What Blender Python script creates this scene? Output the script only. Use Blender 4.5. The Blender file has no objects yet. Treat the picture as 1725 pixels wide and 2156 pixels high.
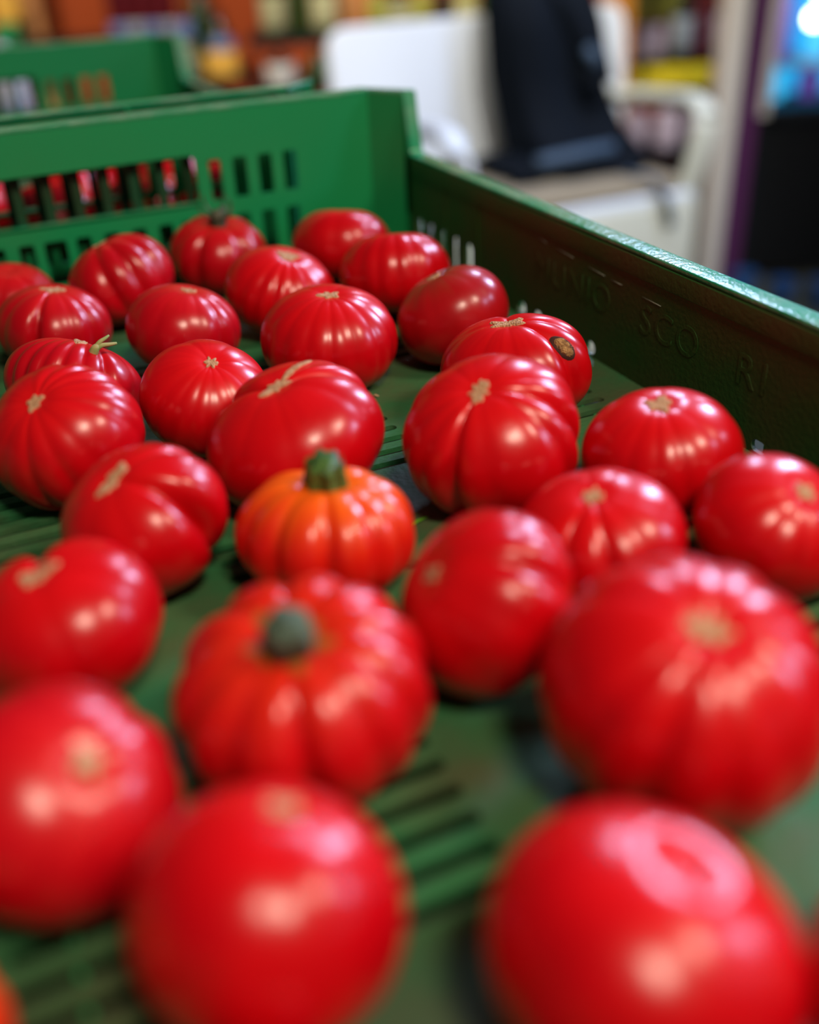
import bpy, bmesh, math, random
import numpy as np
from mathutils import Vector, Matrix, Quaternion
random.seed(7)
sc = bpy.context.scene
C = sc.collection
PI = math.pi

# ------------------------------------------------------------------ camera
cam_d = bpy.data.cameras.new('camera')
cam = bpy.data.objects.new('camera', cam_d)
C.objects.link(cam)
right = Vector((0.90517778, -0.42340484, -0.03716877))
down = Vector((-0.24694695, -0.45272449, -0.8567717))
fwd = Vector((0.34593407, 0.78470942, -0.51435469))
m = Matrix((right, -down, -fwd)).transposed().to_4x4()
m.translation = Vector((-0.36868, -0.83617, 0.26501))
cam.matrix_world = m
cam_d.sensor_fit = 'HORIZONTAL'
cam_d.sensor_width = 24.0
cam_d.lens = 24.0 * 2154.5 / 1725.0
cam_d.clip_start = 0.01
cam_d.dof.use_dof = True
cam_d.dof.focus_distance = 0.575
cam_d.dof.aperture_fstop = 1.75
sc.camera = cam

# ------------------------------------------------------------------ world, exposure
w = bpy.data.worlds.new('world'); sc.world = w
w.use_nodes = True
w.node_tree.nodes['Background'].inputs[0].default_value = (0.80, 0.88, 1.0, 1)
w.node_tree.nodes['Background'].inputs[1].default_value = 0.035
sc.view_settings.view_transform = 'Standard'
sc.view_settings.look = 'None'
sc.view_settings.gamma = 1.0
sc.view_settings.exposure = 0.18
sc.view_settings.use_curve_mapping = False
sc.cycles.use_denoising = True

def area(name, az, el, dist, sx, sy, watts, col, target=(-0.2, -0.42, 0.02)):
    l = bpy.data.lights.new(name, 'AREA')
    l.shape = 'RECTANGLE'; l.size = sx; l.size_y = sy
    l.energy = watts; l.color = col
    o = bpy.data.objects.new(name, l); C.objects.link(o)
    a, e = math.radians(az), math.radians(el)
    d = Vector((math.cos(a)*math.cos(e), math.sin(a)*math.cos(e), math.sin(e)))
    o.location = Vector(target) + d*dist
    o.rotation_euler = (-d).to_track_quat('-Z', 'Y').to_euler()
    return o
WARM = (1.0, 0.80, 0.62); COOL = (0.52, 0.64, 1.0)
area('ceiling_lamp', -90, 54, 1.6, 0.30, 0.28, 15, WARM)
area('ceiling_lamp', -38, 48, 1.7, 0.28, 0.28, 12, WARM)
area('daylight_window', 24, 25, 2.3, 0.34, 0.55, 34, COOL)
area('daylight_window', 48, 29, 2.6, 0.28, 0.40, 17, COOL)
area('daylight_window', -17, 24, 2.2, 0.24, 0.40, 10, COOL)
def spot(name, loc, target, watts, col, deg, rad=.12):
    l = bpy.data.lights.new(name, 'SPOT'); l.energy = watts; l.color = col
    l.spot_size = math.radians(deg); l.spot_blend = .6; l.shadow_soft_size = rad
    o = bpy.data.objects.new(name, l); C.objects.link(o); o.location = loc
    o.rotation_euler = (Vector(target)-Vector(loc)).to_track_quat('-Z', 'Y').to_euler()
# unseen fill spots, added to brighten the chair, shelves and fridge end
spot('background_fill_spot', (0.7, -0.1, 1.3), (1.05, 1.45, -.35), 95, (1.0, 0.97, 0.93), 42)
spot('background_fill_spot', (-0.6, 0.9, 1.6), (0.5, 3.0, -.15), 230, (1.0, 0.86, 0.68), 60)
spot('background_fill_spot', (0.6, 1.2, 1.6), (2.1, 2.6, -.25), 170, (1.0, 0.90, 0.75), 60)

# ------------------------------------------------------------------ materials
def mat(name, col, rough=0.5, spec=0.5, coat=0.0, metal=0.0, emit=None, es=1.0,
        noise=None, nscale=20.0, bump=0.0, bscale=200.0, trans=0.0):
    mt = bpy.data.materials.new(name); mt.use_nodes = True
    nt = mt.node_tree; b = nt.nodes['Principled BSDF']
    b.inputs['Base Color'].default_value = (*col, 1)
    b.inputs['Roughness'].default_value = rough
    b.inputs['Specular IOR Level'].default_value = spec
    b.inputs['Coat Weight'].default_value = coat
    b.inputs['Metallic'].default_value = metal
    b.inputs['Transmission Weight'].default_value = trans
    if emit:
        b.inputs['Emission Color'].default_value = (*emit, 1)
        b.inputs['Emission Strength'].default_value = es
    tc = nt.nodes.new('ShaderNodeTexCoord')
    if noise:
        n = nt.nodes.new('ShaderNodeTexNoise'); n.inputs['Scale'].default_value = nscale
        n.inputs['Detail'].default_value = 6
        nt.links.new(tc.outputs['Object'], n.inputs['Vector'])
        r = nt.nodes.new('ShaderNodeValToRGB')
        r.color_ramp.elements[0].position = 0.40; r.color_ramp.elements[1].position = 0.68
        r.color_ramp.elements[0].color = (*col, 1); r.color_ramp.elements[1].color = (*noise, 1)
        nt.links.new(n.outputs['Fac'], r.inputs['Fac'])
        nt.links.new(r.outputs['Color'], b.inputs['Base Color'])
    if bump:
        n2 = nt.nodes.new('ShaderNodeTexNoise'); n2.inputs['Scale'].default_value = bscale
        nt.links.new(tc.outputs['Object'], n2.inputs['Vector'])
        bp = nt.nodes.new('ShaderNodeBump'); bp.inputs['Strength'].default_value = bump
        bp.inputs['Distance'].default_value = 0.002
        nt.links.new(n2.outputs['Fac'], bp.inputs['Height'])
        nt.links.new(bp.outputs['Normal'], b.inputs['Normal'])
    return mt

def tomato_mat(name, skin, deep, shoulder, sh0=0.45, sh1=1.0):
    """skin mottled with a deeper red, another colour towards the stem end"""
    mt = bpy.data.materials.new(name); mt.use_nodes = True
    nt = mt.node_tree; b = nt.nodes['Principled BSDF']; N = nt.nodes.new; K = nt.links.new
    tc = N('ShaderNodeTexCoord')
    n = N('ShaderNodeTexNoise'); n.inputs['Scale'].default_value = 26; n.inputs['Detail'].default_value = 3
    K(tc.outputs['Object'], n.inputs['Vector'])
    r = N('ShaderNodeValToRGB'); r.color_ramp.elements[0].position = .35; r.color_ramp.elements[1].position = .7
    r.color_ramp.elements[0].color = (*skin, 1); r.color_ramp.elements[1].color = (*deep, 1)
    K(n.outputs['Fac'], r.inputs['Fac'])
    at = N('ShaderNodeAttribute'); at.attribute_name = 'pole'
    # streaks running down from the scar
    st = N('ShaderNodeAttribute'); st.attribute_name = 'streak'
    rr = N('ShaderNodeMapRange'); rr.inputs['From Min'].default_value = sh0; rr.inputs['From Max'].default_value = sh1
    K(at.outputs['Fac'], rr.inputs['Value'])
    ad = N('ShaderNodeMath'); ad.operation = 'MULTIPLY_ADD'; ad.inputs[1].default_value = .35
    K(st.outputs['Fac'], ad.inputs[0]); K(rr.outputs['Result'], ad.inputs[2]); ad.use_clamp = True
    mu = N('ShaderNodeMath'); mu.operation = 'MULTIPLY'
    K(ad.outputs[0], mu.inputs[0]); K(rr.outputs['Result'], mu.inputs[1])
    mx = N('ShaderNodeMix'); mx.data_type = 'RGBA'
    K(mu.outputs[0], mx.inputs['Factor']); K(r.outputs['Color'], mx.inputs[6])
    mx.inputs[7].default_value = (*shoulder, 1)
    K(mx.outputs[2], b.inputs['Base Color'])
    b.inputs['Roughness'].default_value = 0.27
    b.inputs['Specular IOR Level'].default_value = 0.45
    b.inputs['Subsurface Weight'].default_value = 0.04
    b.inputs['Subsurface Radius'].default_value = (0.012, 0.003, 0.002)
    b.inputs['Subsurface Scale'].default_value = 0.4
    n2 = N('ShaderNodeTexNoise'); n2.inputs['Scale'].default_value = 60; n2.inputs['Detail'].default_value = 2
    K(tc.outputs['Object'], n2.inputs['Vector'])
    bp = N('ShaderNodeBump'); bp.inputs['Strength'].default_value = 0.12; bp.inputs['Distance'].default_value = 0.003
    K(n2.outputs['Fac'], bp.inputs['Height']); K(bp.outputs['Normal'], b.inputs['Normal'])
    return mt

M = dict(
    red=tomato_mat('tomato_red', (0.57, 0.001, 0.005), (0.46, 0.0008, 0.004), (0.65, 0.004, 0.006)),
    rose=tomato_mat('tomato_rose', (0.50, 0.0015, 0.008), (0.40, 0.001, 0.006), (0.60, 0.008, 0.010)),
    dark=tomato_mat('tomato_dark', (0.44, 0.004, 0.008), (0.32, 0.004, 0.006), (0.30, 0.030, 0.012), .5, 1.0),
    orange=tomato_mat('tomato_orange', (0.68, 0.010, 0.006), (0.60, 0.008, 0.004), (0.88, 0.13, 0.005), .0, .95),
    amber=tomato_mat('tomato_amber', (0.62, 0.004, 0.008), (0.52, 0.003, 0.006), (0.66, 0.022, 0.005), .3, 1.0),
    scar=mat('dry_scar', (0.60, 0.38, 0.22), .9, .1, noise=(0.42, 0.20, 0.10), nscale=900, bump=.8, bscale=900),
    scab=mat('scab_core', (0.42, 0.25, 0.10), .9, .1, noise=(0.12, 0.06, 0.03), nscale=350, bump=1, bscale=600),
    scabrim=mat('scab_rim', (0.05, 0.02, 0.015), .8, .2),
    stem=mat('stem_green', (0.09, 0.20, 0.04), .5, .4, noise=(0.02, 0.06, 0.016), nscale=150, bump=.6, bscale=300),
    stemgrey=mat('stem_greyed', (0.10, 0.16, 0.11), .7, .3, noise=(0.03, 0.05, 0.035), nscale=120, bump=.6, bscale=300),
    sepal=mat('sepal_dark', (0.035, 0.055, 0.025), .7, .3, noise=(0.12, 0.12, 0.08), nscale=150),
    dry=mat('stem_dry', (0.25, 0.33, 0.10), .7, .3, noise=(0.45, 0.33, 0.16), nscale=200),
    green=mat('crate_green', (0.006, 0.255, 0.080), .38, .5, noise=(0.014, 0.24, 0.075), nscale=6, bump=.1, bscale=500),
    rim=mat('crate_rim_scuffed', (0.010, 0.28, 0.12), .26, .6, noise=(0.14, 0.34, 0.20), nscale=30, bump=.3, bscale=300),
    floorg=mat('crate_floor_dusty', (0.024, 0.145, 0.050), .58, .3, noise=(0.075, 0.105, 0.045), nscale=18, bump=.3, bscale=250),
    olive=mat('crate_side_shaded_grimy', (0.020, 0.085, 0.016), .45, .4, noise=(0.060, 0.058, 0.018), nscale=14, bump=.2, bscale=300),  # side walls' shade and reddish bounce put into the green; brown grime mottle over
    lattice=mat('crate_lattice_shaded', (0.006, 0.055, 0.020), .5, .3, noise=(0.015, 0.035, 0.012), nscale=20),  # crate green darkened to carry the shade inside the grip recess
    scratch=mat('scratch_pale', (0.45, 0.50, 0.40), .6, .3),
    leaf=mat('leaf_green', (0.12, 0.42, 0.02), .5, .4),
    table=mat('table_dark', (0.02, 0.018, 0.016), .6, .3),
    floor=mat('shop_floor', (0.075, 0.085, 0.062), .55, .3, noise=(0.05, 0.055, 0.045), nscale=3),
    orange_wall=mat('wall_orange', (0.42, 0.075, 0.018), .8, .2),
    wall=mat('wall_dim', (0.16, 0.13, 0.10), .8, .2),
    wood=mat('wood_pale', (0.55, 0.26, 0.09), .6, .3, noise=(0.42, 0.18, 0.06), nscale=5),
    woodo=mat('wood_orange', (0.62, 0.25, 0.03), .5, .4, noise=(0.5, 0.2, 0.02), nscale=5),
    black=mat('black_board', (0.006, 0.009, 0.012), .5, .3),
    whitep=mat('white_plastic', (0.66, 0.72, 0.76), .42, .4),
    cream=mat('cream_plastic', (0.66, 0.68, 0.55), .5, .4),
    cushion=mat('tan_fabric', (0.30, 0.25, 0.17), .9, .1),
    jacket=mat('jacket_navy', (0.0015, 0.004, 0.008), .8, .15),
    jacket2=mat('jacket_lining', (0.05, 0.085, 0.13), .6, .3),
    post=mat('post_white', (0.58, 0.56, 0.52), .5, .4),
    purple=mat('panel_purple', (0.085, 0.018, 0.085), .5, .3),
    grille=mat('grille_black', (0.004, 0.005, 0.006), .5, .3),
    glowblue=mat('fridge_backlight', (0.02, 0.25, 0.5), .5, .3, emit=(0.01, 0.30, 0.60), es=1.0),
    glow=mat('fridge_lamp', (1, 1, 1), .5, .3, emit=(0.85, 0.95, 1.0), es=9),
    blue=mat('blue_plastic', (0.008, 0.05, 0.16), .5, .4),
    cyan=mat('bottle_cyan', (0.10, 0.50, 0.75), .3, .5, emit=(0.05, .45, .8), es=.9),
    violet=mat('bottle_violet', (0.20, 0.08, 0.45), .3, .5, emit=(0.16, .06, .4), es=.3),
    yellow=mat('yellow_pack', (0.80, 0.66, 0.02), .5, .4),
    amberp=mat('amber_pack', (0.75, 0.42, 0.06), .5, .4),
    glassg=mat('bottle_green', (0.018, 0.045, 0.010), .15, .6),
    glassd=mat('bottle_dark', (0.010, 0.012, 0.010), .15, .6),
    glassr=mat('bottle_red', (0.10, 0.008, 0.012), .2, .6),
    olivej=mat('jar_olive', (0.26, 0.27, 0.05), .25, .6),
    lab_b=mat('label_beige', (0.42, 0.42, 0.24), .7, .2),
    lab_w=mat('label_white', (0.62, 0.62, 0.60), .7, .2),
    lab_v=mat('label_blue', (0.14, 0.20, 0.42), .6, .3),
    lab_s=mat('label_silver', (0.30, 0.36, 0.42), .5, .4),
    brownj=mat('jar_brown', (0.16, 0.05, 0.02), .3, .5),
    lilac=mat('pack_lilac', (0.48, 0.42, 0.55), .5, .4),
)

# ------------------------------------------------------------------ helpers
def link_mesh(name, me, material, parent=None):
    o = bpy.data.objects.new(name, me)
    if material: me.materials.clear(); me.materials.append(material)
    C.objects.link(o)
    if parent: o.parent = parent
    return o
def tag(o, label, cat, group=None):
    o['label'] = label; o['category'] = cat
    if group: o['group'] = group
    return o
def empty(name, loc=(0, 0, 0), rz=0.0):
    o = bpy.data.objects.new(name, None); C.objects.link(o)
    o.location = loc; o.rotation_euler = (0, 0, rz); o.empty_display_size = .02
    return o
def box(name, lo, hi, material, parent=None, bev=0.0):
    bm = bmesh.new(); bmesh.ops.create_cube(bm, size=1.0)
    for v in bm.verts:
        v.co = Vector([lo[i] + (v.co[i]+.5)*(hi[i]-lo[i]) for i in range(3)])
    if bev:
        bmesh.ops.bevel(bm, geom=bm.edges[:], offset=bev, segments=2, affect='EDGES', profile=.7)
    me = bpy.data.meshes.new(name); bm.to_mesh(me); bm.free()
    o = link_mesh(name, me, material, parent)
    if bev:
        for p in me.polygons: p.use_smooth = True
    return o
def rrect(x0, y0, x1, y1, r, n=4):
    r = min(r, (x1-x0)/2-1e-5, (y1-y0)/2-1e-5); out = []
    for cx, cy, a0 in ((x1-r, y1-r, 0), (x0+r, y1-r, 90), (x0+r, y0+r, 180), (x1-r, y0+r, 270)):
        for k in range(n+1):
            a = math.radians(a0+90*k/n); out.append((cx+r*math.cos(a), cy+r*math.sin(a)))
    return out
def plate(name, outline, holes, th, mx, material, parent=None, bevel=0.0):
    """flat plate with real holes; u,v in the plate, th thick either side of centre"""
    cu = bpy.data.curves.new(name+'_c', 'CURVE'); cu.dimensions = '2D'; cu.fill_mode = 'BOTH'
    cu.extrude = th/2; cu.bevel_depth = bevel; cu.bevel_resolution = 1
    for pts in [outline]+holes:
        s = cu.splines.new('POLY'); s.points.add(len(pts)-1); s.use_cyclic_u = True
        for p, q in zip(s.points, pts): p.co = (q[0], q[1], 0, 1)
    tmp = bpy.data.objects.new('tmp', cu); C.objects.link(tmp)
    dg = bpy.context.evaluated_depsgraph_get()
    me = bpy.data.meshes.new_from_object(tmp.evaluated_get(dg))
    bpy.data.objects.remove(tmp); bpy.data.curves.remove(cu)
    me.transform(mx)
    return link_mesh(name, me, material, parent)
def grid_mesh(name, V, closed_u=True, cap0=False, cap1=False):
    """V: (rows, cols, 3)"""
    r, c = V.shape[:2]; f = []
    for i in range(r-1):
        for j in range(c if closed_u else c-1):
            k = (j+1) % c
            f.append((i*c+j, i*c+k, (i+1)*c+k, (i+1)*c+j))
    if cap0: f.append(tuple(range(c))[::-1])
    if cap1: f.append(tuple((r-1)*c+j for j in range(c)))
    me = bpy.data.meshes.new(name); me.from_pydata(V.reshape(-1, 3).tolist(), [], f)
    bm = bmesh.new(); bm.from_mesh(me); bmesh.ops.recalc_face_normals(bm, faces=bm.faces); bm.to_mesh(me); bm.free()
    me.polygons.foreach_set('use_smooth', [True]*len(me.polygons))
    return me
def lathe(name, prof, material, parent=None, loc=(0, 0, 0), n=20):
    V = np.zeros((len(prof), n, 3)); a = np.linspace(0, 2*PI, n, endpoint=False)
    for i, (r, z) in enumerate(prof):
        V[i, :, 0] = loc[0]+r*np.cos(a); V[i, :, 1] = loc[1]+r*np.sin(a); V[i, :, 2] = loc[2]+z
    return link_mesh(name, grid_mesh(name, V, True, True, True), material, parent)
def tube(name, path, radii, material, parent=None, n=12, rib=0.0, nr=5, flat=1.0):
    P = [Vector(p) for p in path]; V = np.zeros((len(P), n, 3)); up = Vector((0.13, 0.21, 0.97))
    a = np.linspace(0, 2*PI, n, endpoint=False)
    for i, p in enumerate(P):
        t = (P[min(i+1, len(P)-1)]-P[max(i-1, 0)]).normalized()
        x = t.cross(up).normalized(); y = x.cross(t).normalized()
        for j in range(n):
            rr = radii[i]*(1+rib*math.cos(nr*a[j]))
            q = p+x*(rr*math.cos(a[j]))+y*(rr*math.sin(a[j])*flat)
            V[i, j] = q
    return link_mesh(name, grid_mesh(name, V, True, True, True), material, parent)
def smooth_path(pts, n=6):
    """Catmull-Rom through pts"""
    P = [Vector(p) for p in pts]; P = [P[0]*2-P[1]]+P+[P[-1]*2-P[-2]]; out = []
    for i in range(1, len(P)-2):
        for k in range(n):
            t = k/n
            out.append(.5*((2*P[i])+(P[i+1]-P[i-1])*t+(2*P[i-1]-5*P[i]+4*P[i+1]-P[i+2])*t*t+(3*P[i]-P[i-1]-3*P[i+1]+P[i+2])*t**3))
    out.append(P[-2]); return out

# ------------------------------------------------------------------ room shell
ANG = -math.radians(23.8)       # the shop's far furniture stands turned against the crates
BG = Matrix.Translation((-0.3687, -0.8362, 0)) @ Matrix.Rotation(ANG, 4, 'Z')
def at(u, d, z): return BG @ Vector((u, d, z))
FLOOR = -0.80
def structure(o): o['kind'] = 'structure'; return o
o = structure(box('floor', (-3, -2.5, FLOOR-.05), (5, 5.5, FLOOR), M['floor']))
o.matrix_world = BG
o = structure(box('wall_back', (-3, 4.25, FLOOR), (1.3, 4.35, 1.9), M['orange_wall'])); o.matrix_world = BG
o = structure(box('wall_right', (1.3, 3.45, FLOOR), (1.4, 4.35, 1.9), M['wall'])); o.matrix_world = BG
o = structure(box('trim_1', (0.918, 3.03, FLOOR), (0.972, 3.13, 1.9), M['post'], bev=.004)); o.matrix_world = BG
# ------------------------------------------------------------------ crates
YZ_IN = Matrix(((0, 0, 1, 0), (1, 0, 0, 0), (0, 1, 0, 0), (0, 0, 0, 1)))      # plate (u,v) -> (y,z), normal x
XZ = Matrix(((1, 0, 0, 0), (0, 0, 1, 0), (0, 1, 0, 0), (0, 0, 0, 1)))          # plate (u,v) -> (x,z), normal y
H, HS, CH = 0.128, 0.079, 0.022       # tall end walls, lower long sides, corner chamfer
def bar_row(x0, x1, y, w=0.0062): return rrect(x0, y-w/2, x1, y+w/2, w/2)

def make_crate(name, W, L, label, detail=True):
    root = empty(name); tag(root, label, 'crate', None)
    # ---- floor panel with slots
    holes = []
    def field(y0, n, spans, pitch=0.0135):
        for k in range(n):
            for a, b in spans: holes.append(bar_row(a, b, y0-k*pitch))
    if detail:
        field(-.0350, 7, [(-W+.03, -W+.15), (-W+.158, -.158), (-.15, -.04)])
        field(-.1750, 6, [(-W+.03, -.32), (-.312, -.158), (-.12, -.04)])
        field(-.3130, 6, [(-W+.03, -.35), (-.345, -.156)])
        field(-.3130, 6, [(-.12, -.03)])
        field(-.4205, 5, [(-.289, -.205)])
        field(-.5815, 6, [(-.345, -.253), (-.15, -.04), (-.405, -.36)])
        field(-.7100, 5, [(-.345, -.253), (-.15, -.04), (-W+.03, -.36)])
    else:
        for q in range(4): field(-.04-q*.125, 6, [(-W+.03, -W*.5-.02), (-W*.5+.02, -.04)])
    c = CH
    outline = [(-c, 0), (0, -c), (0, -L+c), (-c, -L), (-W+c, -L), (-W, -L+c), (-W, -c), (-W+c, 0)]
    base = plate('floor_panel', outline, holes, .003, Matrix.Translation((0, 0, -.0015)), M['floorg'], root)
    # stiffening ribs below the floor
    for k in range(7):
        x = -W*(k+.5)/7
        box('floor_rib', (x-.001, -L+.01, -.012), (x+.001, -.01, -.0031), M['green'], root)
    # ---- end walls (tall)
    def end_wall(y, sgn, nm):
        mid = -W/2; half = W/2-.173 if detail else W/2-.17
        wx0, wx1 = mid-half, mid+half
        h = [rrect(wx0, .059, wx1, .0965, .006)]
        for k in range(4):
            for s in (1, -1):
                cx = mid+s*(half+.0145+k*.0215)
                h.append(rrect(cx-.0058, .0592, cx+.0058, .0912, .0022))
        n2 = int((W-.12)/.0215)
        for k in range(n2):
            cx = -.095-k*.0218
            if cx < -W+.06: break
            wd = .0058 if (k % 5) != 4 else .0085
            h.append(rrect(cx-wd, .012, cx+wd, .0462, .0022) if detail else rrect(cx-.0082, .010, cx+.0082, .054, .0022))
        p = plate('end_wall', [(-c, 0), (-W+c, 0), (-W+c, H), (-c, H)], h, .0026, Matrix.Translation((0, y+sgn*.0013, 0)) @ XZ, M['green'], root)
        # rounded top rim and the ledge under the grip opening
        V = []
        box('end_rim', (-W+c, min(y, y+sgn*.007), H), (-c, max(y, y+sgn*.011), H+.0034), M['rim'], root, bev=.001)
        box('grip_ledge', (wx0-.002, min(y, y+sgn*.010), .0562), (wx1+.002, max(y, y+sgn*.010), .0588), M['rim'] if detail else M['green'], root, bev=.0006)
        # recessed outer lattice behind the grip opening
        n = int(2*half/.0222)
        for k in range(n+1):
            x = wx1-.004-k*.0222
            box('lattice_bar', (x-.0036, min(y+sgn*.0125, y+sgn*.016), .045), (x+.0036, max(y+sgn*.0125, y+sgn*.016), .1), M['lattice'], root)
        a, b = sorted((y+sgn*.0125, y+sgn*.0165))
        box('lattice_rail', (wx0-.01, a, .092), (wx1+.01, b, .104), M['green'], root)
        box('lattice_rail', (wx0-.01, a, .036), (wx1+.01, b, .048), M['green'], root)
        a, b = sorted((y+sgn*.003, y+sgn*.0165))
        for x in (wx0-.012, wx1+.010, -.03, -W+.03):
            box('end_web', (x-.0012, a, .0), (x+.0012, b, H), M['green'], root)
    end_wall(0, 1, 'back'); end_wall(-L, -1, 'front')
    # ---- long side walls (low)
    def side_wall(x, sgn):
        h = []; ribs = []
        if detail:
            for k in range(6): h.append(rrect(-.0255-k*.0222-.0056, .0015, -.0255-k*.0222+.0056, .0325, .0045))
            for k in range(5): h.append(rrect(-.218-k*.0222-.0056, .0015, -.218-k*.0222+.0056, .0105, .0045))
            for k in range(3): h.append(rrect(-.468-k*.0222-.0056, .0015, -.468-k*.0222+.0056, .0085, .0035))
            for k in range(6): h.append(rrect(-L+.0255+k*.0222-.0056, .0015, -L+.0255+k*.0222+.0056, .0325, .0045))
        pts = [(-L+c, 0), (-c, 0), (-c, H), (-c-.003, HS+.003), (-c-.006, HS), (-L+c+.006, HS), (-L+c+.003, HS+.003), (-L+c, H)]
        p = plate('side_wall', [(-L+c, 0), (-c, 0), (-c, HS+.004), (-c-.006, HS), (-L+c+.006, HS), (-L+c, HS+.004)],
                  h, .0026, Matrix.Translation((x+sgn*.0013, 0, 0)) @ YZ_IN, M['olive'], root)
        # flat flange along the top, one lip hanging outside
        a, b = sorted((x-sgn*.0003, x+sgn*.0135))
        box('side_rim', (a, -L+c+.006, HS), (b, -c-.006, HS+.003), M['rim'], root, bev=.001)
        a, b = sorted((x+sgn*.012, x+sgn*.0135))
        box('rim_lip', (a, -L+c+.006, HS-.012), (b, -c-.006, HS+.0005), M['green'], root)
        # shallow step running below the rim, upright seams
        a, b = sorted((x-sgn*.0013, x))
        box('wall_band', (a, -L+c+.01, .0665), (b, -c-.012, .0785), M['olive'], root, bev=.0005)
        for y in (-.097, -.152, -.62):
            if y > -L+.05: box('wall_seam', (min(x, x-sgn*.0007), y-.0009, .001), (max(x, x-sgn*.0007), y+.0009, .066), M['olive'], root)
        # outer vertical ribs, a rib stands behind every second slot
        a, b = sorted((x+sgn*.0035, x+sgn*.0095))
        k = 0
        y = -.0255
        while y > -L+.02:
            box('side_rib', (a, y-.0052, 0), (b, y+.0052, HS-.012), M['green'], root) if k < 3 else box('side_rib', (a, y-.0012, 0), (b, y+.0012, HS-.012), M['green'], root)
            y -= .0444; k += 1
    side_wall(0, 1); side_wall(-W, -1)
    # ---- chamfered corner posts: full height, stepping down to the side rim
    def corner(ix, iy):
        sx = 1 if ix == 0 else -1; X = 0 if ix == 0 else -W
        sy = 1 if iy == 0 else -1; Y = 0 if iy == 0 else -L
        A = Vector((X-sx*c, Y, 0)); B = Vector((X, Y-sy*c, 0)); D = Vector((X, Y-sy*(c+.009), 0))
        nrm = Vector((sx, sy, 0)).normalized()
        def slab(nm, P, Q, zs, th, n, material):
            """P-Q wall strip with its own top heights zs=(zP,zQ)"""
            vs = [P, Q, Q+n*th, P+n*th]; bmv = []
            bm = bmesh.new()
            for z_ in (0, 1):
                for i, v in enumerate(vs):
                    zz = 0 if z_ == 0 else (zs[0] if i in (0, 3) else zs[1])
                    bmv.append(bm.verts.new((v.x, v.y, zz)))
            for f in ((0, 1, 2, 3), (4, 5, 6, 7), (0, 1, 5, 4), (1, 2, 6, 5), (2, 3, 7, 6), (3, 0, 4, 7)):
                bm.faces.new([bmv[i] for i in f])
            bmesh.ops.recalc_face_normals(bm, faces=bm.faces)
            me = bpy.data.meshes.new(nm); bm.to_mesh(me); bm.free()
            return link_mesh(nm, me, material, root)
        slab('corner_post', A, B, (H, H-.001), .0026, nrm, M['green'])
        slab('corner_cheek', B, D, (H-.001, HS+.002), .0026, Vector((sx, 0, 0)), M['green'])
        # rim strip: over the chamfer, then down the step
        off = .012
        P0 = [A+Vector((0, 0, H)), B+Vector((0, 0, H-.001)), D+Vector((0, 0, HS+.002)), D+Vector((0, -sy*.003, HS))]
        N0 = [Vector((0, sy, 0)), Vector((sx, 0, 0)), Vector((sx, 0, 0)), Vector((sx, 0, 0))]
        bm = bmesh.new(); rows = []
        for i, (p, n) in enumerate(zip(P0, N0)):
            lift = Vector((0, 0, .003)) if i < 2 else Vector((0, -sy*.002, .003))
            rows.append([bm.verts.new(p), bm.verts.new(p+n*off), bm.verts.new(p+n*off+lift), bm.verts.new(p+lift)])
        for i in range(3):
            for j in range(4):
                k = (j+1) % 4; bm.faces.new((rows[i][j], rows[i][k], rows[i+1][k], rows[i+1][j]))
        bm.faces.new(rows[0]); bm.faces.new(rows[-1])
        bmesh.ops.recalc_face_normals(bm, faces=bm.faces)
        bmesh.ops.bevel(bm, geom=bm.edges[:], offset=.0006, segments=1, affect='EDGES')
        me = bpy.data.meshes.new('corner_rim'); bm.to_mesh(me); bm.free()
        link_mesh('corner_rim', me, M['rim'], root)
    for i in (0, 1):
        for j in (0, 1): corner(i, j)
    return root

crate = make_crate('tomato_crate', .60, .80, 'green plastic vegetable crate in front, full of big ribbed tomatoes')
# moulded lettering and scratches on the inner face of the right side
yy = -.235
for ch in 'MUNIO   SCO   RI':
    if ch == ' ': yy -= .0095; continue
    cu = bpy.data.curves.new('t', 'FONT'); cu.body = ch; cu.size = .026; cu.extrude = .00022
    tmp = bpy.data.objects.new('tmp', cu); C.objects.link(tmp)
    me = bpy.data.meshes.new_from_object(tmp.evaluated_get(bpy.context.evaluated_depsgraph_get())); bpy.data.objects.remove(tmp)
    wd = max(v.co.x for v in me.vertices)
    me.transform(Matrix.Translation((-.0001, yy, .034)) @ Matrix(((0, 0, -1, 0), (-1, 0, 0, 0), (0, 1, 0, 0), (0, 0, 0, 1))))
    link_mesh('moulded_letter', me, M['olive'], crate); yy -= wd+.003
for y0, z0, y1, z1 in ((-.262, .0612, -.283, .0598), (-.300, .0588, -.319, .0578), (-.326, .0574, -.337, .0571), (-.358, .0560, -.376, .0556), (-.239, .0625, -.250, .0615), (-.335, .0700, -.352, .0694)):
    tube('scratch_mark', [(-.0003, y0, z0), (-.0003, y1, z1)], [.00010, .00018], M['scratch'], crate, n=5)

rear = make_crate('rear_crate', .62, .50, 'second green plastic crate standing behind the front one', detail=False)
rear.location = (-.050, .065+.50, 0); rear.rotation_euler = (0, 0, math.radians(0))

# table under the crates
tb = empty('display_table', (-.4, .0, FLOOR)); tag(tb, 'dark low display table carrying the green crates', 'table')
box('tabletop', (-.62, -.95, .755), (.42, .62, .785), M['table'], tb, bev=.004)
for x in (-.58, .37):
    for y in (-.9, .57): box('leg', (x-.02, y-.02, 0), (x+.02, y+.02, .755), M['table'], tb)

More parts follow.
